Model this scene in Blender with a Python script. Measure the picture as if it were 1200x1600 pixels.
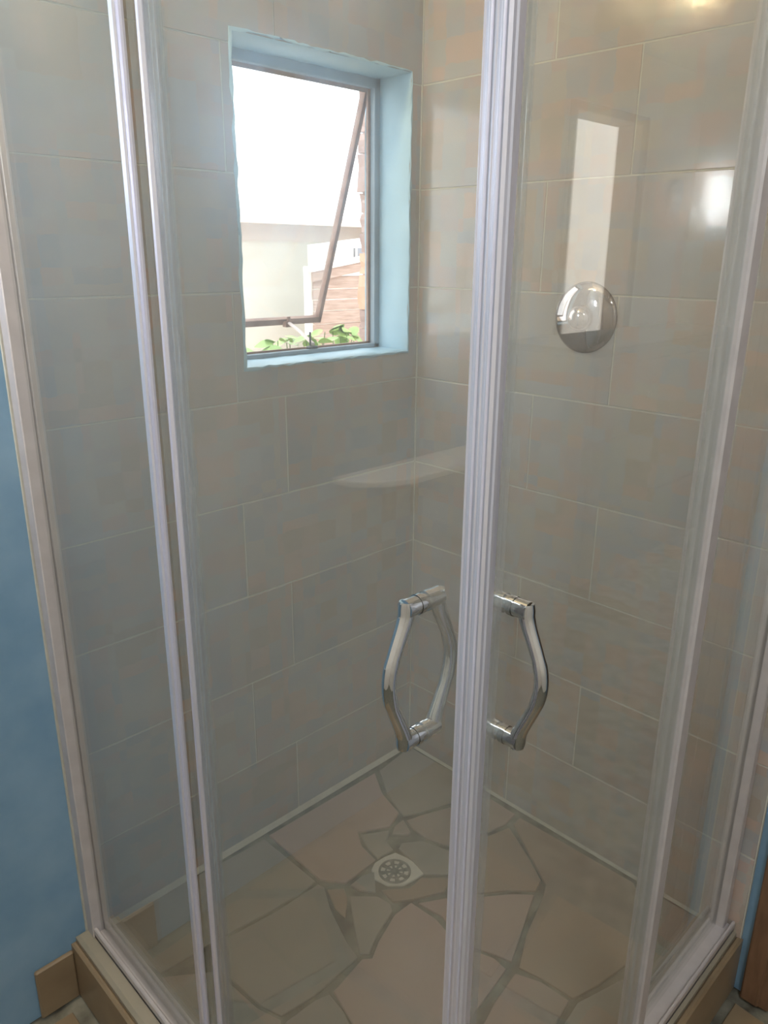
import bpy, bmesh, math, random
from mathutils import Vector, Matrix
random.seed(7)
D = bpy.data; S = bpy.context.scene; COL = S.collection
for o in list(D.objects): D.objects.remove(o)

# ---------------- camera ----------------
def cam_axes(p, y, r):
    f = Vector((math.cos(p)*math.cos(y), math.cos(p)*math.sin(y), -math.sin(p)))
    right = Vector((math.sin(y), -math.cos(y), 0.0)); up = right.cross(f)
    c, s = math.cos(r), math.sin(r)
    return f, c*right + s*up, -s*right + c*up
F, X, U = cam_axes(0.319222092, 0.789566637, 0.00769150938)
cd = D.cameras.new('camera'); cam = D.objects.new('camera', cd); COL.objects.link(cam)
M = Matrix((X, U, -F)).transposed().to_4x4(); M.translation = Vector((-1.3238, -1.2318, 1.2572))
cam.matrix_world = M
cd.sensor_width = 36; cd.lens = 36*1210.55/1600; cd.clip_start = 0.02; cd.clip_end = 200
S.camera = cam

# ---------------- world, lamps of the rooms, exposure ----------------
W = D.worlds.new('sky'); S.world = W; W.use_nodes = True
bg = W.node_tree.nodes['Background']; bg.inputs[0].default_value = (0.93, 0.96, 1.0, 1); bg.inputs[1].default_value = 3.8
S.view_settings.view_transform = 'Standard'; S.view_settings.look = 'None'
S.view_settings.exposure = 0.2; S.view_settings.gamma = 1.0; S.view_settings.use_curve_mapping = False
def lamp_light(name, kind, loc, power, color, size=0.1, rot=(0, 0, 0), parent=None):
    l = D.lights.new(name, kind); l.energy = power; l.color = color
    if kind == 'AREA': l.shape = 'DISK'; l.size = size
    else: l.shadow_soft_size = size
    o = D.objects.new(name, l); o.location = loc; o.rotation_euler = rot; COL.objects.link(o)
    if parent: o.parent = parent
    return o
GLOW_GLOBE = 190.0      # emission of the warm globe on the left wall
GLOW_TUBE = 125.0       # emission of the tube lamp by the shelf
GLOW_FILL = 76.0    # emission of the added bathroom ceiling lamp
GLOW_HALL = 24.0       # emission of the warm hall lamp

# ---------------- helpers ----------------
def srgb(r, g, b):
    f = lambda v: (v/255/12.92) if v/255 <= 0.04045 else ((v/255+0.055)/1.055)**2.4
    return (f(r), f(g), f(b), 1)
def new_mat(name):
    m = D.materials.new(name); m.use_nodes = True; nt = m.node_tree
    return m, nt, nt.nodes['Principled BSDF']
def nd(nt, t, **kw):
    n = nt.nodes.new(t)
    for k, v in kw.items():
        if k.startswith('i_'): n.inputs[k[2:].replace('_', ' ')].default_value = v
        else: setattr(n, k, v)
    return n
def mottled(name, c1, c2, scale=8, rough=0.6, metallic=0.0, bump=0.0, bscale=60, detail=4, stretch=(1, 1, 1), spec=0.5, c3=None):
    m, nt, p = new_mat(name); L = nt.links.new
    g = nd(nt, 'ShaderNodeNewGeometry'); mp = nd(nt, 'ShaderNodeMapping'); mp.inputs['Scale'].default_value = stretch
    L(g.outputs['Position'], mp.inputs['Vector'])
    n = nd(nt, 'ShaderNodeTexNoise', i_Scale=scale, i_Detail=detail); L(mp.outputs[0], n.inputs['Vector'])
    r = nd(nt, 'ShaderNodeValToRGB'); r.color_ramp.elements[0].position = 0.32; r.color_ramp.elements[1].position = 0.68
    r.color_ramp.elements[0].color = c1; r.color_ramp.elements[1].color = c2
    if c3: e = r.color_ramp.elements.new(0.5); e.color = c3
    L(n.outputs['Fac'], r.inputs[0]); L(r.outputs[0], p.inputs['Base Color'])
    p.inputs['Roughness'].default_value = rough; p.inputs['Metallic'].default_value = metallic
    p.inputs['Specular IOR Level'].default_value = spec
    if bump:
        n2 = nd(nt, 'ShaderNodeTexNoise', i_Scale=bscale, i_Detail=3); L(mp.outputs[0], n2.inputs['Vector'])
        b = nd(nt, 'ShaderNodeBump', i_Strength=bump, i_Distance=0.003); L(n2.outputs['Fac'], b.inputs['Height']); L(b.outputs[0], p.inputs['Normal'])
    return m
def tile_material(name, cols, cell, rough, seed):
    """glazed tile printed with a soft patchwork of squares"""
    m, nt, p = new_mat(name); L = nt.links.new
    g = nd(nt, 'ShaderNodeNewGeometry')
    dn = nd(nt, 'ShaderNodeTexNoise', i_Scale=45, i_Detail=3); L(g.outputs['Position'], dn.inputs['Vector'])
    ds = nd(nt, 'ShaderNodeVectorMath', operation='MULTIPLY_ADD'); L(dn.outputs['Color'], ds.inputs[0])
    ds.inputs[1].default_value = (0.014, 0.014, 0.014); L(g.outputs['Position'], ds.inputs[2])
    def cells(size, off):
        a = nd(nt, 'ShaderNodeVectorMath', operation='ADD'); L(ds.outputs[0], a.inputs[0]); a.inputs[1].default_value = off
        s = nd(nt, 'ShaderNodeVectorMath', operation='SNAP'); L(a.outputs[0], s.inputs[0]); s.inputs[1].default_value = size
        w = nd(nt, 'ShaderNodeTexWhiteNoise'); L(s.outputs[0], w.inputs['Vector']); return w
    w1 = cells((cell, cell, cell), (seed, seed, seed*0.37)); w2 = cells((cell*2, cell*2, cell*2), (seed*2.1, seed*2.1, 0.03))
    nz = nd(nt, 'ShaderNodeTexNoise', i_Scale=7, i_Detail=5); L(g.outputs['Position'], nz.inputs['Vector'])
    m1 = nd(nt, 'ShaderNodeMix'); m1.inputs[0].default_value = 0.35; L(w1.outputs['Value'], m1.inputs[2]); L(w2.outputs['Value'], m1.inputs[3])
    m2 = nd(nt, 'ShaderNodeMix'); m2.inputs[0].default_value = 0.35; L(m1.outputs[0], m2.inputs[2]); L(nz.outputs['Fac'], m2.inputs[3])
    r = nd(nt, 'ShaderNodeValToRGB'); e = r.color_ramp.elements; e[0].position = 0.26; e[0].color = cols[0]; e[1].position = 0.74; e[1].color = cols[-1]
    for i, c in enumerate(cols[1:-1]):
        q = e.new(0.26 + 0.48*(i+1)/(len(cols)-1)); q.color = c
    L(m2.outputs[0], r.inputs[0])
    oi = nd(nt, 'ShaderNodeObjectInfo'); mr = nd(nt, 'ShaderNodeMapRange'); mr.inputs[3].default_value = 0.93; mr.inputs[4].default_value = 1.06
    L(oi.outputs['Random'], mr.inputs[0])
    mu = nd(nt, 'ShaderNodeVectorMath', operation='SCALE'); L(r.outputs[0], mu.inputs[0]); L(mr.outputs[0], mu.inputs['Scale'])
    L(mu.outputs[0], p.inputs['Base Color']); p.inputs['Roughness'].default_value = rough
    n3 = nd(nt, 'ShaderNodeTexNoise', i_Scale=14, i_Detail=4); L(g.outputs['Position'], n3.inputs['Vector'])
    b = nd(nt, 'ShaderNodeBump', i_Strength=0.25, i_Distance=0.002); L(n3.outputs['Fac'], b.inputs['Height']); L(b.outputs[0], p.inputs['Normal'])
    return m
def simple(name, c, rough=0.5, metallic=0.0, spec=0.5): 
    return mottled(name, c, tuple(min(1, v*1.06) for v in c[:3])+(1,), 20, rough, metallic, spec=spec)
def glass_material(name, haze, hazecol, tint=(0.97, 0.985, 0.98, 1), rough=0.0):
    """thin architectural glass with a pale diffuse film, used for veiling glare and cloudy plastic"""
    m = D.materials.new(name); m.use_nodes = True; nt = m.node_tree; L = nt.links.new
    nt.nodes.remove(nt.nodes['Principled BSDF']); out = nt.nodes['Material Output']
    g = nd(nt, 'ShaderNodeNewGeometry'); mr = nd(nt, 'ShaderNodeMapRange'); mr.inputs[3].default_value = 1.5; mr.inputs[4].default_value = 1/1.5
    L(g.outputs['Backfacing'], mr.inputs[0]); fr = nd(nt, 'ShaderNodeFresnel'); L(mr.outputs[0], fr.inputs[0])
    t = nd(nt, 'ShaderNodeBsdfTransparent'); t.inputs[0].default_value = tint
    gl = nd(nt, 'ShaderNodeBsdfGlossy'); gl.inputs['Roughness'].default_value = rough; gl.inputs[0].default_value = (1, 1, 1, 1)
    df = nd(nt, 'ShaderNodeBsdfDiffuse'); df.inputs[0].default_value = hazecol
    tl = nd(nt, 'ShaderNodeBsdfTranslucent'); tl.inputs[0].default_value = hazecol
    d2 = nd(nt, 'ShaderNodeMixShader'); d2.inputs[0].default_value = 0.5; L(df.outputs[0], d2.inputs[1]); L(tl.outputs[0], d2.inputs[2])
    nz = nd(nt, 'ShaderNodeTexNoise', i_Scale=5, i_Detail=4); L(g.outputs['Position'], nz.inputs['Vector'])
    m3 = nd(nt, 'ShaderNodeMapRange'); m3.inputs[3].default_value = haze*0.75; m3.inputs[4].default_value = haze*1.25; L(nz.outputs['Fac'], m3.inputs[0])
    a = nd(nt, 'ShaderNodeMixShader'); L(m3.outputs[0], a.inputs[0]); L(t.outputs[0], a.inputs[1]); L(d2.outputs[0], a.inputs[2])
    b = nd(nt, 'ShaderNodeMixShader'); L(fr.outputs[0], b.inputs[0]); L(a.outputs[0], b.inputs[1]); L(gl.outputs[0], b.inputs[2])
    L(b.outputs[0], out.inputs[0]); return m

class MB:
    """collects shapes in one bmesh, then links them as one mesh object"""
    def __init__(s): s.bm = bmesh.new()
    def box(s, x0, x1, y0, y1, z0, z1, bev=0.0, seg=1):
        b = bmesh.new(); bmesh.ops.create_cube(b, size=1)
        for v in b.verts: v.co = Vector(((x0+x1)/2+v.co.x*abs(x1-x0), (y0+y1)/2+v.co.y*abs(y1-y0), (z0+z1)/2+v.co.z*abs(z1-z0)))
        if bev: bmesh.ops.bevel(b, geom=b.edges[:], offset=bev, segments=seg, affect='EDGES')
        s._join(b); return s
    def _join(s, b, mat=None):
        if mat: b.transform(mat)
        me = D.meshes.new('tmp'); b.to_mesh(me); b.free(); s.bm.from_mesh(me); D.meshes.remove(me)
    def prism(s, pts, z0, z1, bev=0.0):
        """polygon in xy, extruded from z0 to z1"""
        b = bmesh.new(); vs = [b.verts.new((x, y, z0)) for x, y in pts]; f = b.faces.new(vs)
        b.normal_update()
        if f.normal.z < 0: bmesh.ops.reverse_faces(b, faces=[f])
        r = bmesh.ops.extrude_face_region(b, geom=[f]); top = [v for v in r['geom'] if isinstance(v, bmesh.types.BMVert)]
        for v in top: v.co.z = z1
        bmesh.ops.recalc_face_normals(b, faces=b.faces[:])
        if bev:
            tf = [e for e in b.edges if all(v in top for v in e.verts)]
            bmesh.ops.bevel(b, geom=tf, offset=bev, segments=1, affect='EDGES')
        s._join(b); return s
    def profile(s, pts, a, b_, axis, mat=None):
        """2D outline pts swept straight along an axis from a to b_ ('z': pts are x,y; 'y': pts are x,z; 'x': pts are y,z)"""
        b = bmesh.new()
        def P(u, v, t): return {'z': (u, v, t), 'y': (u, t, v), 'x': (t, u, v)}[axis]
        n = len(pts); A = [b.verts.new(P(u, v, a)) for u, v in pts]; B = [b.verts.new(P(u, v, b_)) for u, v in pts]
        for i in range(n): b.faces.new((A[i], A[(i+1) % n], B[(i+1) % n], B[i]))
        b.faces.new(A); b.faces.new(B)
        bmesh.ops.recalc_face_normals(b, faces=b.faces[:]); s._join(b, mat); return s
    def tube(s, path, rad, seg=16, caps=True):
        """path of points; rad one radius, or a list of (radius across, radius along binormal)"""
        b = bmesh.new(); rings = []; path = [Vector(p) for p in path]; ref = None
        for i, p in enumerate(path):
            t = (path[min(i+1, len(path)-1)]-path[max(i-1, 0)]).normalized()
            if ref is None: ref = t.orthogonal().normalized() if abs(t.z) > 0.9 else Vector((0, 0, 1)).cross(t).normalized()
            u = (ref - t*ref.dot(t)).normalized(); ref = u; w = t.cross(u)
            ra = rad[i] if isinstance(rad, (list, tuple)) else rad
            ra, rb = ra if isinstance(ra, (list, tuple)) else (ra, ra)
            rings.append([b.verts.new(p+u*math.cos(2*math.pi*k/seg)*ra+w*math.sin(2*math.pi*k/seg)*rb) for k in range(seg)])
        for i in range(len(rings)-1):
            for k in range(seg): b.faces.new((rings[i][k], rings[i][(k+1) % seg], rings[i+1][(k+1) % seg], rings[i+1][k]))
        if caps: b.faces.new(rings[0]); b.faces.new(rings[-1])
        bmesh.ops.recalc_face_normals(b, faces=b.faces[:]); s._join(b); return s
    def lathe(s, prof, mat=None, seg=48, close=False):
        """profile of (radius, height) turned about z"""
        b = bmesh.new(); rings = []
        for r, z in prof:
            rings.append([b.verts.new((max(r, 1e-5)*math.cos(2*math.pi*k/seg), max(r, 1e-5)*math.sin(2*math.pi*k/seg), z)) for k in range(seg)])
        for i in range(len(rings)-1):
            for k in range(seg): b.faces.new((rings[i][k], rings[i][(k+1) % seg], rings[i+1][(k+1) % seg], rings[i+1][k]))
        if close:
            for k in range(seg): b.faces.new((rings[-1][k], rings[-1][(k+1) % seg], rings[0][(k+1) % seg], rings[0][k]))
        bmesh.ops.remove_doubles(b, verts=b.verts[:], dist=1e-4)
        bmesh.ops.recalc_face_normals(b, faces=b.faces[:]); s._join(b, mat); return s
    def build(s, name, mat, parent=None, smooth=False, angle=40):
        me = D.meshes.new(name); s.bm.to_mesh(me); s.bm.free(); me.materials.append(mat)
        if smooth:
            me.shade_smooth()
            me.set_sharp_from_angle(angle=math.radians(angle))
        o = D.objects.new(name, me); COL.objects.link(o)
        if parent: o.parent = parent
        return o
def empty(name, loc=(0, 0, 0)):
    o = D.objects.new(name, None); o.location = loc; COL.objects.link(o); o.empty_display_size = 0.05
    bpy.context.view_layer.update() if False else None
    return o
def tag(o, label, cat, group=None):
    o['label'] = label; o['category'] = cat
    if group: o['group'] = group
    return o
def struct(o): o['kind'] = 'structure'; return o

# ---------------- materials ----------------
M_tile = tile_material('wall_tile_glaze', [srgb(172, 162, 150), srgb(186, 166, 153), srgb(168, 168, 164), srgb(178, 170, 160), srgb(163, 165, 167), srgb(180, 163, 154), srgb(170, 170, 170)], 0.048, 0.13, 0.013)
M_ftile = tile_material('floor_tile_glaze', [srgb(148, 140, 128), srgb(158, 142, 130), srgb(152, 146, 136), srgb(142, 142, 134)], 0.11, 0.35, 0.21)
M_fgrey = tile_material('floor_tile_grey', [srgb(142, 139, 128), srgb(150, 143, 132), srgb(146, 144, 134)], 0.11, 0.35, 0.21)
M_fpink = tile_material('floor_tile_pink', [srgb(158, 141, 131), srgb(164, 144, 134), srgb(152, 141, 131)], 0.11, 0.35, 0.21)
M_forange = tile_material('floor_tile_brown', [srgb(150, 131, 112), srgb(144, 131, 114)], 0.11, 0.35, 0.21)
M_kerb = mottled('cream_kerb_tile', srgb(150, 144, 128), srgb(162, 154, 138), 9, 0.35)
M_grout = mottled('pale_grout', srgb(186, 184, 172), srgb(196, 194, 182), 30, 0.9)
M_mortar = mottled('grey_mortar', srgb(82, 78, 66), srgb(138, 136, 122), 22, 0.95, bump=0.6)
M_blue = mottled('blue_wall_paint', srgb(114, 150, 178), srgb(132, 164, 188), 9, 0.45, bump=0.35, bscale=18)
M_reveal = mottled('pale_blue_reveal_paint', srgb(166, 200, 218), srgb(180, 212, 228), 12, 0.5, bump=0.4, bscale=25)
M_cream = mottled('cream_wall_paint', srgb(226, 219, 208), srgb(234, 228, 218), 6, 0.7)
M_white = mottled('ceiling_paint', srgb(225, 222, 214), srgb(235, 232, 226), 5, 0.8)
M_bfloor = mottled('brown_floor_tile', srgb(128, 110, 86), srgb(150, 132, 106), 7, 0.35)
M_wood = mottled('brown_door_wood', srgb(104, 78, 58), srgb(130, 98, 74), 10, 0.5, stretch=(6, 6, 1))
M_alu = mottled('brushed_aluminium', srgb(228, 228, 242), srgb(232, 232, 244), 3, 0.3, metallic=0.6, stretch=(1, 1, 1))
M_alud = mottled('satin_aluminium', srgb(190, 184, 184), srgb(200, 194, 194), 30, 0.42, metallic=0.2)
M_chrome = mottled('chrome', srgb(205, 207, 210), srgb(212, 214, 216), 10, 0.04, metallic=1.0)
M_plate = mottled('dark_polished_chrome', srgb(150, 143, 140), srgb(156, 148, 145), 10, 0.05, metallic=1.0)
M_seal = glass_material('clear_plastic_seal', 0.20, srgb(210, 208, 210), rough=0.15)
M_glass = glass_material('shower_glass', 0.12, srgb(225, 222, 215))  # diffuse film put in to lift the darks like glare from the window
M_wglass = glass_material('window_glass', 0.04, srgb(235, 235, 235))  # thinner film of the same glare veil
M_rust = mottled('rusty_brown_steel', srgb(150, 112, 96), srgb(176, 140, 122), 30, 0.6, bump=0.3)
M_steel = mottled('grey_blue_frame_paint', srgb(140, 158, 172), srgb(156, 172, 184), 15, 0.5)
M_brass = mottled('pale_metal_stay', srgb(214, 190, 182), srgb(232, 212, 206), 20, 0.5)
M_dark = mottled('dark_steel_peg', srgb(60, 60, 62), srgb(80, 80, 82), 20, 0.5)
M_ceramic = mottled('white_glazed_ceramic', srgb(240, 240, 238), srgb(246, 246, 244), 5, 0.12)
M_brick = mottled('brown_brick', srgb(150, 126, 118), srgb(174, 150, 140), 14, 0.9, bump=0.6)
M_brick2 = mottled('orange_brick', srgb(208, 158, 130), srgb(220, 172, 146), 14, 0.9, bump=0.6)
M_plank = mottled('weathered_plank', srgb(168, 140, 126), srgb(200, 174, 160), 6, 0.85, bump=0.4, stretch=(1, 1, 10))
M_render = mottled('white_rendered_wall', srgb(238, 232, 220), srgb(245, 240, 230), 3, 0.9)
M_fascia = mottled('brick_band', srgb(232, 214, 206), srgb(240, 226, 218), 4, 0.9)
M_roof = mottled('pale_roof_sheet', srgb(240, 238, 235), srgb(248, 246, 244), 3, 0.7)
M_leaf = mottled('green_leaf', srgb(124, 156, 72), srgb(176, 204, 120), 9, 0.45)
M_stem = mottled('green_stem', srgb(90, 110, 60), srgb(120, 134, 80), 9, 0.6)
M_ground = mottled('dry_ground', srgb(170, 150, 125), srgb(190, 172, 148), 2, 0.95)
M_pane = mottled('grey_window_pane', srgb(120, 122, 130), srgb(150, 152, 160), 2, 0.2)

# ================= THE SETTING =================
FZ = -0.12            # bathroom floor outside the shower
CZ = 2.35             # ceiling
OX0, OX1, OZ0, OZ1 = -0.476, -0.040, 1.055, 1.612    # window opening in the left wall
# left wall (with the window), blue paint outside the tiling
m = MB()
for a in [(-2.5, OX0, FZ, CZ), (OX1, 0.14, FZ, CZ), (OX0, OX1, FZ, OZ0), (OX0, OX1, OZ1, CZ)]:
    m.box(a[0], a[1], 0.0, 0.13, a[2], a[3])
wall_left = struct(m.build('wall_left', M_blue))
# right wall with the mixer, ending at a wooden door opening
DY0, DY1 = -0.935, -1.75
m = MB(); m.box(0, 0.12, DY0, 0.0, FZ, CZ); m.box(0, 0.12, -2.4, DY1, FZ, CZ); m.box(0, 0.12, DY1, DY0, 2.02, CZ)
wall_right = struct(m.build('wall_right', M_blue))
wall_far = struct(MB().box(-2.5, 0.12, -2.52, -2.4, FZ, CZ).build('wall_back', M_cream))
wall_side = struct(MB().box(-2.62, -2.5, -2.52, 0.13, FZ, CZ).build('wall_side', M_cream))
ceiling = struct(MB().box(-2.62, 4.1, -3.12, 0.13, CZ, CZ+0.1).build('ceiling', M_white))
# hall beyond the door opening
struct(MB().box(0.12, 4.1, 0.0, 0.13, FZ, CZ).build('wall_hall_left', M_cream))
struct(MB().box(4.0, 4.1, -3.0, 0.0, FZ, CZ).build('wall_hall_right', M_cream))
struct(MB().box(0.0, 0.12, -3.0, -2.4, FZ, CZ).build('wall_hall_side', M_cream))
m = MB(); m.box(0.0, 2.50, -3.12, -3.0, FZ, CZ); m.box(3.28, 4.1, -3.12, -3.0, FZ, CZ); m.box(2.50, 3.28, -3.12, -3.0, 2.0, CZ)
struct(m.build('wall_hall_back', M_cream))
m = MB(); m.box(3.20, 3.28, -3.13, -2.97, FZ, 2.02, 0.004); m.box(2.48, 2.52, -3.13, -2.97, FZ, 2.02, 0.004); m.box(2.48, 3.28, -3.13, -2.97, 1.985, 2.03, 0.004)
struct(m.build('door_2', M_wood))
# bathroom door frame: two jambs, head and architrave
m = MB()
m.box(-0.012, 0.13, DY0-0.03, DY0, FZ, 2.02, 0.003); m.box(-0.012, 0.13, DY1, DY1+0.03, FZ, 2.02, 0.003); m.box(-0.012, 0.13, DY1, DY0, 1.99, 2.04, 0.003)
m.box(-0.016, 0.0, DY0-0.012, DY0+0.022, FZ, 2.05, 0.003); m.box(-0.016, 0.0, DY1-0.03, DY1+0.012, FZ, 2.05, 0.003)
struct(m.build('door_1', M_wood))
# outside floor: base and broken-tile pieces near the kerb
floor = struct(MB().box(-2.62, 4.1, -3.12, 0.13, FZ-0.1, FZ-0.006).build('floor', M_mortar))
fm = MB()
OUT = [[(-0.96, -0.03), (-1.17, -0.02), (-1.30, -0.14), (-1.22, -0.30), (-1.05, -0.27), (-0.96, -0.16)],
       [(-1.19, -0.01), (-1.5, -0.01), (-1.55, -0.22), (-1.32, -0.13)], [(-0.96, -0.28), (-1.04, -0.29), (-1.21, -0.32), (-1.24, -0.55), (-0.96, -0.52)],
       [(-1.24, -0.31), (-1.32, -0.16), (-1.56, -0.25), (-1.5, -0.6), (-1.26, -0.56)], [(-0.96, -0.54), (-1.24, -0.57), (-1.2, -0.9), (-0.96, -0.94)],
       [(-0.03, -0.91), (-0.28, -0.91), (-0.33, -1.17), (-0.05, -1.22)], [(-0.30, -0.91), (-0.62, -0.91), (-0.58, -1.2), (-0.35, -1.16)],
       [(-0.64, -0.91), (-0.97, -0.96), (-0.95, -1.28), (-0.6, -1.21)], [(-0.05, -1.24), (-0.33, -1.19), (-0.4, -1.5), (-0.04, -1.55)], [(-0.36, -1.18), (-0.92, -1.3), (-0.8, -1.6), (-0.43, -1.5)],
       [(-1.26, -0.59), (-1.6, -0.63), (-1.7, -1.1), (-1.0, -1.3), (-1.22, -0.92)]]
def shrink(pts, d):
    """move every side of the polygon inwards by d"""
    n = len(pts); A = sum(pts[i][0]*pts[(i+1) % n][1]-pts[(i+1) % n][0]*pts[i][1] for i in range(n)); s = 1 if A > 0 else -1
    out = []
    for i in range(n):
        p0, p1, p2 = Vector(pts[i-1]), Vector(pts[i]), Vector(pts[(i+1) % n])
        e1 = (p1-p0).normalized(); e2 = (p2-p1).normalized()
        n1 = Vector((-e1.y, e1.x))*s; n2 = Vector((-e2.y, e2.x))*s; b = (n1+n2)
        if b.length < 1e-3: b = n1
        b.normalize(); k = d/max(0.45, b.dot(n1)); q = p1+b*k; out.append((q.x, q.y))
    return out
for p in OUT: MB().prism(shrink(p, 0.003), FZ-0.004, FZ+random.uniform(0, 0.002), 0.0015).build('tile', M_bfloor, floor)
struct(MB().box(-2.5, -1.0, -0.012, 0.0, FZ, FZ+0.07).build('baseboard_left', M_bfloor)) if False else None

# shower floor: mortar bed with broken tiles laid as crazy paving
bed = struct(MB().box(-0.865, 0.0, -0.822, 0.0, FZ, -0.0045).build('floor_shower', M_mortar))
PAVE = {
'T1': [(-0.867,0.0),(-0.501,-0.025),(-0.498,-0.204),(-0.544,-0.206),(-0.605,-0.202),(-0.726,-0.184),(-0.846,-0.173),(-0.871,-0.111)],
'B': [(-0.5,-0.212),(-0.606,-0.208),(-0.726,-0.192),(-0.764,-0.238),(-0.753,-0.358),(-0.739,-0.398),(-0.674,-0.408),(-0.562,-0.404),(-0.556,-0.37),(-0.524,-0.281),(-0.496,-0.229)],
'C': [(-0.488,-0.023),(-0.156,-0.029),(-0.2,-0.102),(-0.22,-0.178),(-0.268,-0.196),(-0.334,-0.158),(-0.358,-0.197),(-0.365,-0.25),(-0.412,-0.251),(-0.457,-0.252),(-0.49,-0.205)],
'E': [(-0.334,-0.167),(-0.275,-0.203),(-0.308,-0.224),(-0.315,-0.255),(-0.346,-0.25),(-0.36,-0.249),(-0.351,-0.198)],
'D': [(-0.144,-0.031),(-0.012,-0.014),(-0.008,-0.191),(-0.022,-0.26),(-0.111,-0.24),(-0.175,-0.216),(-0.221,-0.193),(-0.193,-0.108)],
'F': [(-0.228,-0.207),(-0.188,-0.219),(-0.113,-0.251),(-0.142,-0.315),(-0.217,-0.34),(-0.238,-0.277),(-0.237,-0.24)],
'G': [(-0.261,-0.202),(-0.229,-0.2),(-0.247,-0.242),(-0.255,-0.246),(-0.283,-0.216)],
'H': [(-0.286,-0.251),(-0.248,-0.279),(-0.226,-0.344),(-0.277,-0.392),(-0.321,-0.35),(-0.31,-0.298),(-0.306,-0.258)],
'I': [(-0.455,-0.261),(-0.416,-0.259),(-0.389,-0.27),(-0.428,-0.314),(-0.449,-0.286)],
'J': [(-0.417,-0.315),(-0.369,-0.354),(-0.331,-0.352),(-0.284,-0.398),(-0.326,-0.413),(-0.388,-0.379),(-0.421,-0.356),(-0.419,-0.332)],
'K': [(-0.474,-0.281),(-0.432,-0.322),(-0.427,-0.355),(-0.438,-0.373),(-0.476,-0.385),(-0.511,-0.397),(-0.54,-0.413),(-0.555,-0.401),(-0.522,-0.348)],
'W': [(-0.496,-0.233),(-0.466,-0.257),(-0.481,-0.286),(-0.517,-0.319),(-0.517,-0.287)],
'L': [(-0.558,-0.41),(-0.544,-0.422),(-0.51,-0.404),(-0.441,-0.38),(-0.394,-0.382),(-0.389,-0.447),(-0.402,-0.508),(-0.431,-0.539),(-0.56,-0.656),(-0.672,-0.546),(-0.643,-0.424)],
'N': [(-0.74,-0.41),(-0.677,-0.414),(-0.65,-0.423),(-0.654,-0.467),(-0.679,-0.54),(-0.719,-0.574),(-0.785,-0.509)],
'N2': [(-0.769,-0.241),(-0.758,-0.357),(-0.743,-0.401),(-0.791,-0.504),(-0.86,-0.422),(-0.887,-0.257),(-0.85,-0.18)],
'M1': [(-0.021,-0.268),(-0.024,-0.374),(-0.07,-0.379),(-0.128,-0.364),(-0.138,-0.319),(-0.11,-0.26)],
'P': [(-0.146,-0.329),(-0.13,-0.373),(-0.071,-0.39),(-0.109,-0.461),(-0.154,-0.536),(-0.186,-0.545),(-0.221,-0.508),(-0.284,-0.461),(-0.311,-0.431),(-0.22,-0.353)],
'Q': [(-0.057,-0.391),(-0.025,-0.386),(-0.017,-0.675),(-0.085,-0.753),(-0.194,-0.77),(-0.29,-0.752),(-0.345,-0.735),(-0.352,-0.672),(-0.363,-0.628),(-0.292,-0.594),(-0.188,-0.562),(-0.158,-0.548)],
'V': [(-0.016,-0.683),(-0.009,-0.839),(-0.109,-0.843),(-0.227,-0.813),(-0.187,-0.777),(-0.079,-0.758)],
'R': [(-0.331,-0.427),(-0.29,-0.465),(-0.228,-0.513),(-0.195,-0.548),(-0.283,-0.582),(-0.362,-0.613),(-0.373,-0.579),(-0.398,-0.521),(-0.377,-0.45),(-0.387,-0.393)],
'S': [(-0.408,-0.526),(-0.393,-0.545),(-0.378,-0.583),(-0.381,-0.615),(-0.441,-0.623),(-0.501,-0.63),(-0.557,-0.659),(-0.424,-0.546)],
'TT': [(-0.377,-0.63),(-0.357,-0.674),(-0.353,-0.732),(-0.409,-0.74),(-0.474,-0.755),(-0.551,-0.752),(-0.589,-0.702),(-0.525,-0.658),(-0.452,-0.64)],
'U': [(-0.346,-0.743),(-0.293,-0.76),(-0.197,-0.79),(-0.233,-0.817),(-0.29,-0.822),(-0.41,-0.818),(-0.491,-0.797),(-0.466,-0.763),(-0.399,-0.749)],
'X1': [(-0.865,-0.43),(-0.79,-0.515),(-0.72,-0.58),(-0.73,-0.65),(-0.865,-0.62)],
'X2': [(-0.865,-0.63),(-0.735,-0.658),(-0.71,-0.815),(-0.865,-0.815)],
'X3': [(-0.712,-0.585),(-0.675,-0.553),(-0.57,-0.663),(-0.605,-0.70),(-0.56,-0.765),(-0.50,-0.815),(-0.69,-0.815),(-0.722,-0.66)],
}
for k in PAVE:
    pts = [(max(x, -0.863), min(max(y, -0.82), -0.001)) for x, y in PAVE[k]]
    h = 0.0 if k not in 'W' else -0.003
    MB().prism(shrink(pts, 0.0012), -0.005, h+random.uniform(-0.0008, 0.0008), 0.001).build('tile', {'C': M_fpink, 'L': M_fpink, 'S': M_fpink, 'TT': M_fpink, 'R': M_fpink, 'J': M_forange, 'W': M_forange, 'Q': M_forange, 'P': M_forange, 'T1': M_fgrey, 'B': M_fgrey, 'D': M_fgrey, 'K': M_fgrey, 'H': M_fgrey, 'N': M_fgrey, 'E': M_fgrey}.get(k, M_ftile), bed)
# collar of pale mortar round the drain
col_pts = [(-0.417,-0.262),(-0.405,-0.245),(-0.372,-0.236),(-0.340,-0.243),(-0.316,-0.27),(-0.312,-0.30),(-0.312,-0.338),(-0.33,-0.35),(-0.368,-0.348),(-0.40,-0.325),(-0.412,-0.300)]
col_pts = [(-0.392,-0.262),(-0.372,-0.252),(-0.345,-0.254),(-0.318,-0.262),(-0.311,-0.29),(-0.308,-0.322),(-0.318,-0.348),(-0.345,-0.345),(-0.373,-0.340),(-0.398,-0.316),(-0.404,-0.285)]
MB().prism(col_pts, -0.005, -0.0005, 0.001).build('drain_collar', M_grout, bed)
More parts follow.
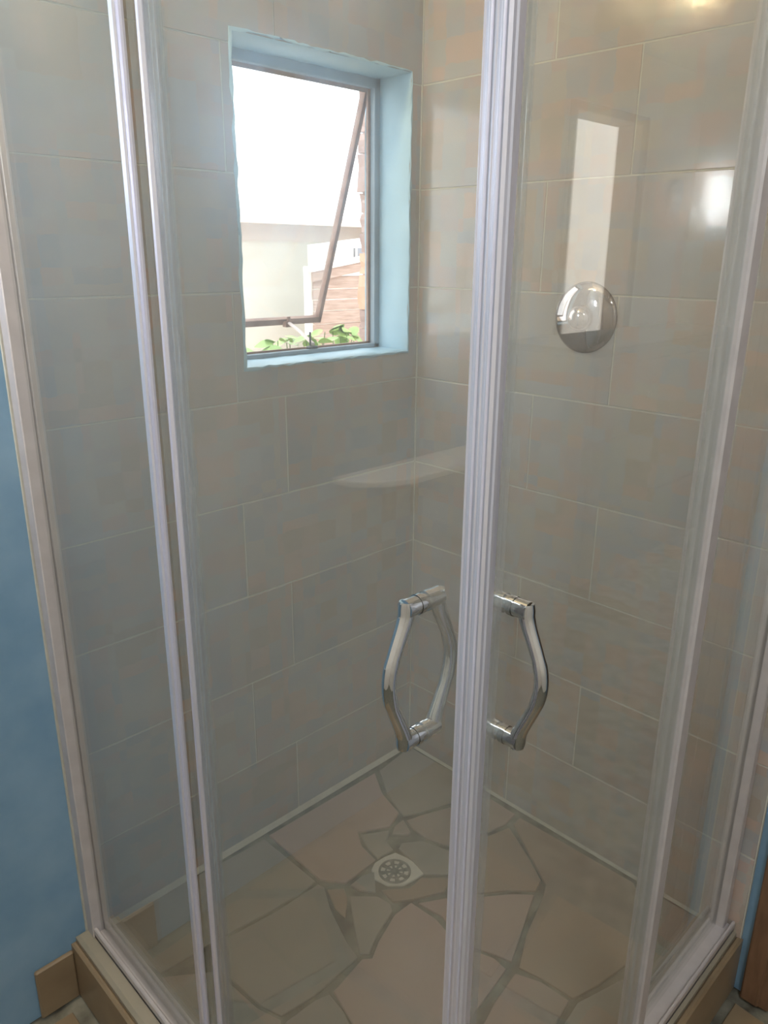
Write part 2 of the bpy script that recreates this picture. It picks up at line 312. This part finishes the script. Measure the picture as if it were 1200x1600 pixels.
# kerb round the shower: top and sloping outer face
kerb_o = [(-0.927, 0.0), (-0.927, -0.885), (0.0, -0.885), (0.0, -0.822), (-0.865, -0.822), (-0.865, 0.0)]
b = MB(); b.prism(kerb_o, FZ, 0.018, 0.006)
kerb = struct(b.build('trim_1', M_kerb))
b2 = [(-0.937, 0.0), (-0.937, -0.897), (0.0, -0.897), (0.0, -0.884), (-0.926, -0.884), (-0.926, 0.0)]
struct(MB().prism(b2, FZ, 0.006, 0.004).build('trim_2', M_bfloor))
struct(MB().box(-1.01, -0.937, -0.010, 0.0, FZ, -0.008, 0.003).build('baseboard_left', M_bfloor))

# wall tiling, each tile a part of its wall
ROWS = [(-0.0, 0.192)] + [(0.192+0.2*k, 0.392+0.2*k) for k in range(10)]
G = 0.0013
def frag(u0, u1, z0, z1):
    """tile rectangle minus the window opening -> list of rectangles"""
    if u1 <= OX0 or u0 >= OX1 or z1 <= OZ0 or z0 >= OZ1: return [(u0, u1, z0, z1)]
    r = []
    if z0 < OZ0: r.append((u0, u1, z0, OZ0))
    if z1 > OZ1: r.append((u0, u1, OZ1, z1))
    a, c = max(z0, OZ0), min(z1, OZ1)
    if u0 < OX0: r.append((u0, OX0, a, c))
    if u1 > OX1: r.append((OX1, u1, a, c))
    return r
for i, (z0, z1) in enumerate(ROWS):
    z1 = min(z1, CZ)
    # joints along the left wall and the right wall
    jl = [-0.905, -0.886, -0.386, 0.0] if i % 2 == 0 else [-0.905, -0.498, 0.0]
    jr = [-0.893, -0.83, -0.33, 0.0] if i % 2 == 0 else [-0.893, -0.50, 0.0]
    if i % 2 == 0: jl = [-0.905, -0.386, 0.0]
    for a, c in zip(jl[:-1], jl[1:]):
        e = 0.006+random.uniform(0, 0.0012); fr = frag(a+G, min(c, -0.006)-G, z0+G, z1-G); m = MB()
        for f in fr: m.box(f[0], f[1], -e, 0.001, f[2], f[3], 0.0008 if len(fr) == 1 else 0)
        m.build('tile', M_tile, wall_left)
    for a, c in zip(jr[:-1], jr[1:]):
        e = 0.006+random.uniform(0, 0.0012)
        MB().box(-e, 0.001, a+G, c-G, z0+G, z1-G, 0.0008).build('tile', M_tile, wall_right)
# grout behind the tiles fills the joints almost flush
m = MB()
for f in frag(-0.907, 0.0, 0, CZ): m.box(f[0], f[1], -0.0058, 0.001, f[2], f[3])
m.build('grout', M_grout, wall_left)
MB().box(-0.0058, 0.001, -0.894, 0.0, 0, CZ).build('grout', M_grout, wall_right)
MB().profile([(0, 0.0), (-0.014, 0.0), (-0.006, 0.012), (0, 0.014)], -0.86, -0.004, 'x').build('grout_bead', M_grout, wall_left)
MB().profile([(0, 0.0), (-0.010, 0.0), (-0.006, 0.008), (0, 0.010)], -0.82, -0.004, 'y').build('grout_bead', M_grout, wall_right)
MB().box(-0.009, -0.005, -0.009, -0.004, 0, CZ).build('corner_grout', M_grout, wall_left)

# window: rough blue painted reveal, grey steel frame, top-hung brown sash pushed open
def reveal():
    m = MB(); b = bmesh.new(); rnd = random.Random(3)
    loop_in = [(OX0+0.001, OZ0+0.001), (OX1-0.001, OZ0+0.001), (OX1-0.001, OZ1-0.001), (OX0+0.001, OZ1-0.001)]
    pts = []
    for i in range(4):
        p, q = Vector(loop_in[i]), Vector(loop_in[(i+1) % 4]); n = 26
        for k in range(n): pts.append(p.lerp(q, k/n))
    c = Vector(((OX0+OX1)/2, (OZ0+OZ1)/2)); N = len(pts); rings = []
    for t, (dy, grow) in enumerate([(0.13, 0.0), (0.08, 0.0), (0.03, 0.0), (-0.004, 0.0), (-0.0085, 0.001), (-0.0085, 0.003), (-0.0066, 0.005)]):
        ring = []
        for j, p in enumerate(pts):
            d = (p-c).normalized(); g = grow + (rnd.uniform(-0.002, 0.003) if t >= 4 else 0); jit = rnd.uniform(-0.0012, 0.0006) if t < 4 else rnd.uniform(-0.001, 0.001)
            sx = 1 if d.x > 0 else -1; sz = 1 if d.y > 0 else -1
            onx = min(abs(p.x-OX0), abs(p.x-OX1)) < 0.002; 
            q = Vector((p.x+(sx*(g+jit) if onx else 0), p.y+(sz*(g+jit) if (not onx or j % 26 == 0) else 0)))
            ring.append(b.verts.new((q.x, dy, q.y)))
        rings.append(ring)
    for t in range(len(rings)-1):
        for k in range(N): b.faces.new((rings[t][k], rings[t][(k+1) % N], rings[t+1][(k+1) % N], rings[t+1][k]))
    bmesh.ops.recalc_face_normals(b, faces=b.faces[:]); m._join(b)
    return m.build('trim_3', M_reveal, smooth=True, angle=50)
struct(reveal())
window = struct(MB().box(OX0, OX1, 0.083, 0.098, OZ0, OZ0+0.010, 0.001).box(OX0, OX1, 0.083, 0.098, OZ1-0.020, OZ1, 0.001)
    .box(OX0, OX0+0.016, 0.083, 0.098, OZ0, OZ1, 0.001).box(OX1-0.016, OX1, 0.083, 0.098, OZ0, OZ1, 0.001).build('window_1', M_steel))
MB().box(OX0+0.012, OX1-0.012, 0.098, 0.103, OZ0+0.006, OZ0+0.014).box(OX1-0.022, OX1-0.012, 0.098, 0.104, OZ0+0.008, OZ1-0.02).box(OX0+0.012, OX0+0.022, 0.098, 0.104, OZ0+0.008, OZ1-0.02).build('frame_lip', M_rust, window)
# the sash hangs from its top edge; angle set by where its lower corner stands
HY, HZ = 0.104, 1.594; ang = math.atan2(0.172, 0.486); LEN = 0.522
def sash_pt(x, s, t): return Vector((x, HY+math.sin(ang)*s+math.cos(ang)*t, HZ-math.cos(ang)*s+math.sin(ang)*t))
def sash_box(m, x0, x1, s0, s1, t0, t1):
    b = bmesh.new(); vs = [b.verts.new(sash_pt(x, s, t)) for x in (x0, x1) for s in (s0, s1) for t in (t0, t1)]
    for f in [(0, 1, 3, 2), (4, 6, 7, 5), (0, 4, 5, 1), (2, 3, 7, 6), (0, 2, 6, 4), (1, 5, 7, 3)]: b.faces.new([vs[i] for i in f])
    bmesh.ops.recalc_face_normals(b, faces=b.faces[:]); m._join(b)
SX0, SX1 = OX0+0.014, -0.056
m = MB()
sash_box(m, SX1-0.010, SX1, 0, LEN, -0.005, 0.010); sash_box(m, SX0, SX0+0.010, 0, LEN, -0.005, 0.010)
sash_box(m, SX0, SX1, LEN-0.014, LEN, -0.005, 0.010); sash_box(m, SX0, SX1, 0, 0.008, -0.005, 0.010)
sash_box(m, SX1-0.004, SX1+0.006, 0.02, LEN, 0.006, 0.012)
sash = m.build('sash', M_rust, window)
m = MB(); sash_box(m, SX0+0.008, SX1-0.008, 0.008, LEN-0.012, 0.001, 0.004); m.build('pane', M_wglass, sash)
# stay arm and its peg
p0 = sash_pt(-0.162, LEN-0.008, -0.012); p1 = Vector((-0.232, 0.092, OZ0+0.020))
m = MB(); m.tube([p0, p0.lerp(p1, 0.5)+Vector((0, 0, 0.002)), p1], [(0.005, 0.003)]*3, 10); m.tube([p0+Vector((0, 0, -0.006)), p0+Vector((0, 0, 0.010))], 0.004, 10)
m.build('window_stay', M_brass, window)
m = MB(); m.tube([(-0.236, 0.096, OZ0+0.006), (-0.236, 0.096, OZ0+0.045)], 0.0022, 8); m.box(-0.246, -0.222, 0.086, 0.1, OZ0+0.008, OZ0+0.016, 0.002)
m.build('stay_peg', M_dark, window)
m = MB(); m.tube([p0+Vector((0, 0, 0.004)), p0+Vector((0, 0, 0.014))], 0.0045, 10); m.box(p0.x-0.012, p0.x+0.012, p0.y-0.004, p0.y+0.01, p0.z-0.01, p0.z+0.004, 0.001); m.build('stay_bracket', M_rust, window)

# ================= SHOWER ENCLOSURE =================
LX, RY = -0.885, -0.843          # centre planes of the left and the right side
TOP = 1.86; BOT = 0.018
enc = empty('shower_enclosure', (-0.44, -0.42, BOT))
tag(enc, 'corner shower enclosure of clear glass in silver aluminium with two sliding doors', 'shower enclosure')
_build = MB.build
def build(s, name, mat, parent=None, smooth=False, angle=40):
    o = _build(s, name, mat, parent, smooth, angle)
    if parent is not None and parent.type == 'EMPTY': o.matrix_parent_inverse = Matrix.Translation(-parent.location)
    return o
MB.build = build
# wall profiles: a channel on the wall and the adjusting strip in front of it
m = MB(); m.box(-0.905, -0.884, -0.034, -0.0075, BOT, TOP, 0.0015); m.box(-0.884, -0.872, -0.040, -0.0075, BOT, TOP, 0.001)
m.build('wall_profile', M_alud, enc)
m = MB(); m.box(-0.028, -0.0075, -0.866, -0.850, BOT, TOP, 0.0015); m.box(-0.032, -0.0075, -0.846, -0.836, BOT, TOP, 0.001)
m.build('wall_profile', M_alud, enc)
# bottom and top rails
for nm, z0, z1 in (('bottom_rail', BOT, BOT+0.022), ('top_rail', TOP-0.04, TOP)):
    m = MB(); m.box(-0.903, -0.896, -0.868, -0.0075, z0, z1, 0.002); m.box(-0.872, -0.867, -0.86, -0.0075, z0, z1-0.004, 0.001); m.box(-0.903, -0.867, -0.868, -0.0075, z0, z0+0.008, 0.001)
    m.build(nm, M_alud, enc)
    m = MB(); m.box(-0.87, -0.0075, -0.880, -0.874, z0, z1, 0.002); m.box(-0.86, -0.0075, -0.842, -0.837, z0, z1-0.004, 0.001); m.box(-0.87, -0.0075, -0.880, -0.837, z0, z0+0.008, 0.001)
    m.build(nm, M_alud, enc)
m = MB(); m.box(-0.905, -0.862, -0.908, -0.86, BOT, BOT+0.024, 0.003); m.build('corner_block', M_alud, enc)
m = MB(); m.box(-0.905, -0.862, -0.908, -0.86, TOP-0.042, TOP, 0.003); m.build('corner_block', M_alud, enc)
def pane(name, box, parent): return MB().box(*box).build(name, M_glass, parent)
# fixed panels with their stiles
fp = pane('fixed_pane', (-0.889, -0.884, -0.402, -0.03, BOT+0.006, TOP-0.01), enc)
m = MB(); m.profile([(-0.893, -0.399), (-0.893, -0.407), (-0.891, -0.409), (-0.889, -0.4065), (-0.886, -0.4065), (-0.884, -0.409), (-0.881, -0.408), (-0.881, -0.399)], BOT+0.02, TOP-0.03, 'z')
m.build('stile', M_alu, fp, True, 25)
fp = pane('fixed_pane', (-0.39, -0.03, -0.852, -0.847, BOT+0.006, TOP-0.01), enc)
m = MB(); m.profile([(-0.400, -0.876), (-0.378, -0.876), (-0.375, -0.873), (-0.375, -0.843), (-0.400, -0.843), (-0.402, -0.846), (-0.402, -0.873)], BOT+0.02, TOP-0.03, 'z')
m.build('stile', M_alud, fp, True, 25)

def handle(parent, origin, n, t):
    """double-sided bow handle; n points out of the glass, t runs along it"""
    n = Vector(n); t = Vector(t); o = Vector(origin); zz = Vector((0, 0, 1)); H = 0.0655
    for s in (-1, 1):
        path, rad = [], []
        for k in range(25):
            u = k/24*2-1; a = abs(u)
            if a > 0.9: off = 0.0195
            else: off = 0.0190+0.0210*(math.cos(a/0.9*math.pi)*0.5+0.5)**0.75
            path.append(o+n*s*off+zz*(u*(H+0.007)))
            w = 0.0056+0.0022*a**2+ (0.0006 if a < 0.3 else 0); e = 1.0 if a < 0.97 else 0.8
            rad.append((w*0.92*e, w*1.05*e))
        m = MB(); m.tube(path, rad, 18); m.build('handle_bow', M_chrome, parent, True, 60)
    for s in (-1, 1):
        m = MB(); z = s*H; c = o+zz*z
        m.tube([c-n*0.022, c-n*0.0085], 0.0085, 20); m.tube([c+n*0.022, c+n*0.0085], 0.0085, 20)
        m.tube([c-n*0.0080, c-n*0.0030], 0.0092, 20); m.tube([c+n*0.0080, c+n*0.0030], 0.0092, 20); m.tube([c-n*0.02, c+n*0.02], 0.0078, 20)
        m.build('handle_mount', M_chrome, parent, True, 40)
# left sliding door
d1 = pane('sliding_door', (-0.8735, -0.8685, -0.884, -0.400, BOT+0.012, TOP-0.02), enc); d1.name = 'sliding_door'
ribs = []
x0, x1, y0, y1 = -0.892, -0.872, -0.901, -0.881
m = MB()
prof = [(x0, y1)]
nr = 4
for k in range(nr):                                   # ribbed outer face towards the room
    ya = y1+(y0-y1)*k/nr; yb = y1+(y0-y1)*(k+1)/nr
    prof += [(x0, ya-0.0006), (x0+0.0016*(1 if k % 2 else 0.3), ya-0.0016), (x0+0.0016*(1 if k % 2 else 0.3), yb+0.0016), (x0, yb+0.0006)]
prof += [(x0+0.002, y0-0.0015), (x0+0.005, y0-0.0015), (x0+0.007, y0+0.001), (x0+0.010, y0), (x0+0.012, y0+0.002), (x1, y0+0.005), (x1, y1)]
m.profile(prof, BOT+0.02, TOP-0.02, 'z'); m.build('door_frame', M_alu, d1, True, 20)
m = MB(); m.box(-0.878, -0.866, -0.434, -0.423, BOT+0.02, TOP-0.02, 0.003)
m.build('rear_stile', M_alu, d1, True, 25)
m = MB(); m.box(-0.8745, -0.8675, -0.4555, -0.435, BOT+0.02, TOP-0.02, 0.0006); m.box(-0.8755, -0.8668, -0.4575, -0.4555, BOT+0.02, TOP-0.02); m.box(-0.8755, -0.8668, -0.4485, -0.4470, BOT+0.02, TOP-0.02); m.build('door_seal', M_seal, d1)
handle(d1, (-0.871, -0.823, 0.909), (-1, 0, 0), (0, 1, 0))
# right sliding door
d2 = pane('sliding_door', (-0.852, -0.404, -0.869, -0.864, BOT+0.012, TOP-0.02), enc)
m = MB(); m.profile([(-0.862, -0.873), (-0.860, -0.878), (-0.856, -0.879), (-0.854, -0.876), (-0.850, -0.879), (-0.844, -0.878), (-0.844, -0.860), (-0.862, -0.860)], BOT+0.02, TOP-0.02, 'z'); m.build('door_frame', M_alu, d2, True, 20)
m = MB(); m.box(-0.844, -0.830, -0.873, -0.860, BOT+0.02, TOP-0.02, 0.001); m.box(-0.822, -0.8205, -0.870, -0.863, BOT+0.02, TOP-0.02); m.build('door_seal', M_seal, d2)
m = MB(); m.box(-0.434, -0.411, -0.871, -0.862, BOT+0.02, TOP-0.02, 0.001); m.build('rear_seal', M_seal, d2)
handle(d2, (-0.806, -0.8665, 0.901), (0, -1, 0), (1, 0, 0))

# ================= THINGS IN THE SHOWER =================
# mixer: domed chrome plate with a low conical knob
R90 = Matrix.Translation((-0.0075, -0.436, 1.150)) @ Matrix.Rotation(-math.pi/2, 4, 'Y')
mx = empty('shower_mixer', (-0.0075, -0.436, 1.150)); tag(mx, 'round domed chrome shower mixer plate on the tiled wall behind the right door', 'shower mixer')
m = MB(); m.lathe([(0.0, 0.016), (0.015, 0.0157), (0.03, 0.0145), (0.045, 0.0122), (0.056, 0.0085), (0.062, 0.005), (0.065, 0.0018), (0.0655, 0.0)], R90, 72); m.build('cover_plate', M_plate, mx, True, 60)
m = MB(); m.lathe([(0.0, 0.036), (0.008, 0.0355), (0.016, 0.033), (0.021, 0.028), (0.0235, 0.020), (0.0245, 0.014)], R90, 56); m.build('knob', M_plate, mx, True, 60)
# drain
dx, dy = -0.359, -0.300
dr = empty('floor_drain', (dx, dy, 0.0)); tag(dr, 'round metal floor drain grate set in grey mortar between broken tiles', 'drain')
T = Matrix.Translation((dx, dy, 0.0)); M_drain = mottled('dull_drain_metal', srgb(112, 114, 108), srgb(146, 148, 142), 90, 0.5, metallic=0.5)
m = MB(); m.lathe([(0.030, -0.002), (0.035, -0.002), (0.035, 0.0005), (0.033, 0.0016), (0.030, 0.0006)], T, 40, True); m.build('rim', M_drain, dr, True)
m = MB(); m.lathe([(0.0, -0.003), (0.0305, -0.003), (0.0305, -0.0045), (0.0, -0.0045)], T, 30); m.build('drain_well', mottled('dark_drain_hole', srgb(40, 40, 36), srgb(58, 56, 50), 40, 0.8), dr)
m = MB(); m.lathe([(0.0, 0.001), (0.009, 0.0008), (0.010, -0.001)], T, 24)
for k in range(8):
    a = k*math.pi/4+0.2; c, s = math.cos(a), math.sin(a); P = lambda r, w: (dx+c*r-s*w, dy+s*r+c*w)
    m.prism([P(0.008, -0.0022), P(0.031, -0.0055), P(0.031, 0.0055), P(0.008, 0.0022)], -0.0015, 0.0005)
for r in (0.019,): m.lathe([(r-0.0018, -0.001), (r+0.0018, -0.001), (r+0.0018, 0.0006), (r-0.0018, 0.0006)], T, 40, True)
m.build('grate', M_drain, dr)

# ================= BATHROOM OUTSIDE THE SHOWER =================
# white shelf on the left wall: seen only as a reflection in the left door
shf = empty('wall_shelf', (-1.85, 0.0, 0.775)); tag(shf, 'long white rounded shelf on the blue wall, mirrored in the left door glass', 'shelf')
pts = [(-1.485, -0.001)]
for k in range(11): a = k/10*math.pi/2; pts.append((-1.485-0.16*(1-math.cos(a)), -0.015-0.112*math.sin(a)))
for k in range(11): a = math.pi/2*(1-k/10); pts.append((-2.3+0.13*(1-math.cos(a)), -0.015-0.112*math.sin(a)))
pts.append((-2.3, -0.001))
m = MB(); m.prism(pts, 0.786, 0.800, 0.003); m.build('shelf_board', M_ceramic, shf)
for xx in (-1.66, -2.12): m = MB(); m.profile([(-0.001, 0.786), (-0.10, 0.786), (-0.09, 0.776), (-0.012, 0.69), (-0.001, 0.69)], xx, xx+0.012, 'x'); m.build('bracket', M_alud, shf)
def emis(name, c, s):
    m_, nt, p = new_mat(name); p.inputs['Emission Color'].default_value = c; p.inputs['Emission Strength'].default_value = s; p.inputs['Base Color'].default_value = c; return m_
# warm globe on the left wall just beyond the frame, and a tube lamp by the shelf
GX, GZ = -1.00, 1.97
wl = empty('wall_lamp', (GX, 0.0, GZ)); tag(wl, 'warm globe lamp on the left wall beside the shower, casting a yellow glow', 'wall lamp')
m = MB(); m.lathe([(0.0, 0.001), (0.045, 0.001), (0.045, 0.012), (0.02, 0.02), (0.02, 0.06)], Matrix.Translation((GX, 0, GZ)) @ Matrix.Rotation(math.pi/2, 4, 'X'), 24); m.build('lamp_base', M_alud, wl, True)
GLOBE = [(0.045*math.sin(math.pi*k/16), -0.045*math.cos(math.pi*k/16)) for k in range(17)]
m = MB(); m.lathe(GLOBE, Matrix.Translation((GX, -0.10, GZ)), 32); m.build('globe', emis('warm_globe_light', (1.0, 0.74, 0.40, 1), GLOW_GLOBE), wl, True, 80)
tl = empty('tube_lamp', (-1.385, 0.0, 1.43)); tag(tl, 'upright white tube lamp beside the shelf, mirrored as a pale streak on the right tiles', 'wall lamp')
m = MB(); m.box(-1.41, -1.36, -0.03, -0.001, 1.35, 1.55, 0.003); m.build('lamp_base', M_alud, tl)
m = MB(); m.tube([(-1.385, -0.055, 1.37), (-1.385, -0.055, 1.53)], 0.022, 20); m.build('tube', emis('tube_light', (0.97, 0.97, 1.0, 1), GLOW_TUBE), tl, True, 60)
# added drawer unit: hides the doorway foot as the person at the camera does
ch = empty('doorway_blocker', (2.02, -2.25, FZ)); tag(ch, 'dark drawer unit added in the hall to hide the foot of the far doorway in its reflection', 'doorway_blocker')
M_dwood = mottled('dark_stained_wood', srgb(70, 56, 46), srgb(92, 74, 60), 8, 0.5, stretch=(1, 1, 8))
MB().box(1.3, 2.75, -2.45, -2.05, FZ+0.06, 0.90, 0.006).build('body', M_dwood, ch)
MB().box(1.27, 2.78, -2.47, -2.02, 0.90, 0.93, 0.004).build('top', M_dwood, ch)
for i in range(3):
    dw = MB().box(1.34, 2.71, -2.05, -2.032, FZ+0.10+0.30*i, FZ+0.38+0.30*i, 0.004).build('drawer', M_dwood, ch)
    for xx in (1.7, 2.35): m = MB(); m.tube([(xx, -2.033, FZ+0.24+0.30*i), (xx, -2.005, FZ+0.24+0.30*i)], 0.012, 12); m.build('knob', M_chrome, dw, True)
for xx in (1.33, 2.70):
    for yy in (-2.43, -2.09): MB().box(xx, xx+0.04, yy-0.0, yy+0.04, FZ, FZ+0.06).build('leg', M_dwood, ch)
# ceiling lamps; the bathroom one is unseen, added to brighten the room
cl = empty('ceiling_lamp', (-1.35, -1.75, CZ)); tag(cl, 'round white ceiling lamp added unseen behind the camera to brighten the bathroom', 'ceiling lamp')
m = MB(); m.lathe([(0.0, CZ-0.06), (0.09, CZ-0.055), (0.125, CZ-0.03), (0.13, CZ-0.001)], Matrix.Translation((-1.35, -1.75, 0)), 40); m.build('lamp_shade', emis('fill_lamp_light', (0.88, 0.94, 1.0, 1), GLOW_FILL), cl, True, 80)
hl = empty('ceiling_lamp', (1.0, -1.3, CZ)); tag(hl, 'warm ceiling lamp in the hall beyond the wooden door frame', 'ceiling lamp')
m = MB(); m.lathe([(0.0, CZ-0.06), (0.09, CZ-0.055), (0.125, CZ-0.03), (0.13, CZ-0.001)], Matrix.Translation((1.0, -1.3, 0)), 40); m.build('lamp_shade', emis('hall_lamp_light', (1.0, 0.66, 0.34, 1), GLOW_HALL), hl, True, 80)

# ================= OUTDOORS =================
ground = struct(MB().box(-6, 14, 0.131, 30, -0.5, -0.3).build('ground', M_ground))
struct(MB().box(-3, 12, -9, -3.13, -0.3, FZ-0.02).build('ground', M_ground))
yw = tag(MB().box(0.5, 6.5, -4.95, -4.8, FZ-0.02, 2.9, 0.01).build('garden_wall', M_cream), 'cream garden wall outside the far doorway, mirrored in the right door glass', 'wall')
nb = empty('neighbour_house', (4.5, 7.5, -0.3)); tag(nb, 'low white rendered house with a pale roof and brick band under its eaves', 'house')
MB().box(0.5, 10.0, 6.0, 9.5, -0.3, 1.40).build('wall', M_render, nb)
MB().box(0.48, 10.02, 5.97, 9.52, 1.40, 1.60).build('brick_band', M_fascia, nb)
m = MB(); m.profile([(5.6, 1.60), (5.6, 1.63), (7.75, 2.75), (9.9, 1.63), (9.9, 1.60), (7.75, 2.70)], 0.2, 10.3, 'x'); m.build('roof', M_roof, nb)
MB().box(0.2, 10.3, 5.56, 5.60, 1.56, 1.64, 0.005).build('eaves_board', mottled('pale_brown_board', srgb(214, 198, 190), srgb(226, 212, 204), 3, 0.8), nb)
sh = empty('white_shed', (4.5, 5.1, -0.3)); tag(sh, 'small white shed with grey louvred windows behind the plank fence', 'shed')
m = MB(); m.profile([(4.1, -0.3), (6.2, -0.3), (6.2, 1.60), (5.2, 1.48), (4.1, 1.36)], 4.8, 5.4, 'y'); m.build('wall', M_render, sh)
m = MB()
for i in range(3):
    x = 4.2+i*0.62
    f = MB().box(x, x+0.46, 4.775, 4.80, 1.20+0.02*i, 1.33+0.03*i).build('window', M_pane, sh)
    for k in range(3): MB().box(x+0.13*k, x+0.13*k+0.02, 4.765, 4.78, 1.20+0.02*i, 1.33+0.03*i).build('mullion', M_render, f)
pf = empty('plank_fence', (3.6, 4.0, -0.3)); tag(pf, 'weathered brown plank fence with a sloping top rail beside the brick pier', 'fence')
rz = random.Random(5)
z = -0.3; topz = lambda x: 1.150+0.145*(x-2.98)
while z < 1.08:
    hh = rz.uniform(0.088, 0.112); y = 4.0+rz.uniform(-0.012, 0.012); cut = 2.99+rz.uniform(0, 0.03)
    m = MB(); x1 = 4.3+rz.uniform(0, 0.4)
    m.box(cut, x1, y-0.012, y+0.012, z+0.003, min(z+hh-0.003, 1.13), 0.003); m.build('plank', M_plank, pf); z += hh
m = MB(); m.profile([(2.97, topz(2.97)-0.10), (4.7, topz(4.7)-0.10), (4.7, topz(4.7)-0.025), (2.97, topz(2.97)-0.025)], 3.95, 3.98, 'y'); m.build('top_board', M_plank, pf)
m = MB(); m.profile([(2.95, topz(2.95)-0.02), (4.7, topz(4.7)-0.02), (4.7, topz(4.7)+0.015), (2.95, topz(2.95)+0.015)], 3.93, 4.05, 'y'); m.build('cap_rail', M_fascia, pf)
MB().box(2.925, 2.968, 3.985, 4.03, -0.3, 1.17, 0.006).build('post', M_render, pf)
# rough brick pier just outside the window
bp = empty('brick_pier', (1.06, 1.1, -0.3)); tag(bp, 'rough brown brick pier standing just outside the window on the right', 'brick pier')
z = -0.3; k = 0
MB().box(0.945, 1.2, 1.01, 1.19, -0.3, 1.78).build('mortar', mottled('pale_mortar', srgb(170, 154, 146), srgb(188, 172, 164), 20, 0.95), bp)
while z < 1.80:
    hh = rz.choice([0.075, 0.085, 0.11, 0.14]); x0 = 0.935+rz.uniform(-0.012, 0.012)
    if 1.53 < z < 1.62: x0 += 0.02
    mt = M_brick2 if k in (13, 14) else M_brick
    b = bmesh.new(); bmesh.ops.create_cube(b, size=1); bmesh.ops.subdivide_edges(b, edges=b.edges[:], cuts=2, use_grid_fill=True)
    for v in b.verts:
        v.co = Vector((x0+(v.co.x+0.5)*(1.22-x0), 1.00+(v.co.y+0.5)*0.2, z+0.002+(v.co.z+0.5)*(hh-0.005)))
        v.co += Vector((rz.uniform(-1, 1), rz.uniform(-1, 1), rz.uniform(-0.4, 0.4)))*0.005
    m = MB(); m._join(b); m.build('brick', mt, bp); z += hh; k += 1
# leafy plants below the window
def leaf_mesh(idx):
    b = bmesh.new(); n = 6; L_, Wd = 1.0, 0.42; rows_ = []
    for i in range(n+1):
        t = i/n; w = Wd*math.sin(math.pi*min(1, t*0.93+0.05))**0.8*(1-0.25*t); z = -0.25*t*t+0.06*math.sin(idx+3*t)
        rows_.append([b.verts.new((t*L_, w*s, z+abs(s)*0.10*w)) for s in (-1, -0.5, 0, 0.5, 1)])
    for i in range(n):
        for j in range(4): b.faces.new((rows_[i][j], rows_[i+1][j], rows_[i+1][j+1], rows_[i][j+1]))
    me = D.meshes.new('leaf'); b.to_mesh(me); b.free(); me.materials.append(M_leaf); me.shade_smooth(); return me
leaves = [leaf_mesh(i) for i in range(4)]
def plant(loc, reach, n, top, label, sd, size=0.05):
    r = random.Random(sd); p = empty('leafy_plant', loc); tag(p, label, 'plant', None)
    tips = []; m = MB()
    for k in range(7):
        a = r.uniform(0, 2*math.pi); d = reach*r.uniform(0.3, 1); tip = Vector((loc[0]+d*math.cos(a), loc[1]+d*0.7*math.sin(a), top-r.uniform(0, 0.06)))
        base = Vector(loc); mid = base.lerp(tip, 0.55)+Vector((r.uniform(-0.03, 0.03), r.uniform(-0.03, 0.03), 0.1))
        pts = [base*(1-t)**2+mid*2*t*(1-t)+tip*t*t for t in [j/8 for j in range(9)]]
        m.tube(pts, [0.005-0.0035*j/8 for j in range(9)], 6); tips.append(pts)
    m.build('stem', M_stem, p)
    for k in range(n):
        pts = tips[k % 7]; q = pts[min(8, 4+int(r.random()**0.6*5))]
        o = D.objects.new('leaf', leaves[k % 4]); COL.objects.link(o); o.parent = p; o.matrix_parent_inverse = Matrix.Translation(-Vector(loc))
        o.location = q+Vector((r.uniform(-1, 1), r.uniform(-1, 1), r.uniform(-0.3, 0.6)))*0.012; s = size*r.uniform(0.7, 1.35)
        o.scale = (s, s, s); o.rotation_euler = (r.uniform(-0.7, 0.7), r.uniform(-0.7, 0.35), r.uniform(0, 6.28))
plant((-0.06, 0.42, -0.3), 0.10, 60, 1.055, 'leafy green plant below the left end of the window', 1, 0.055)
plant((0.11, 0.58, -0.3), 0.10, 50, 1.045, 'leafy green plant below the stay of the open window', 2, 0.05)
plant((0.33, 0.64, -0.3), 0.08, 40, 1.06, 'leafy green plant with upright leaves in front of the plank fence', 3, 0.06)
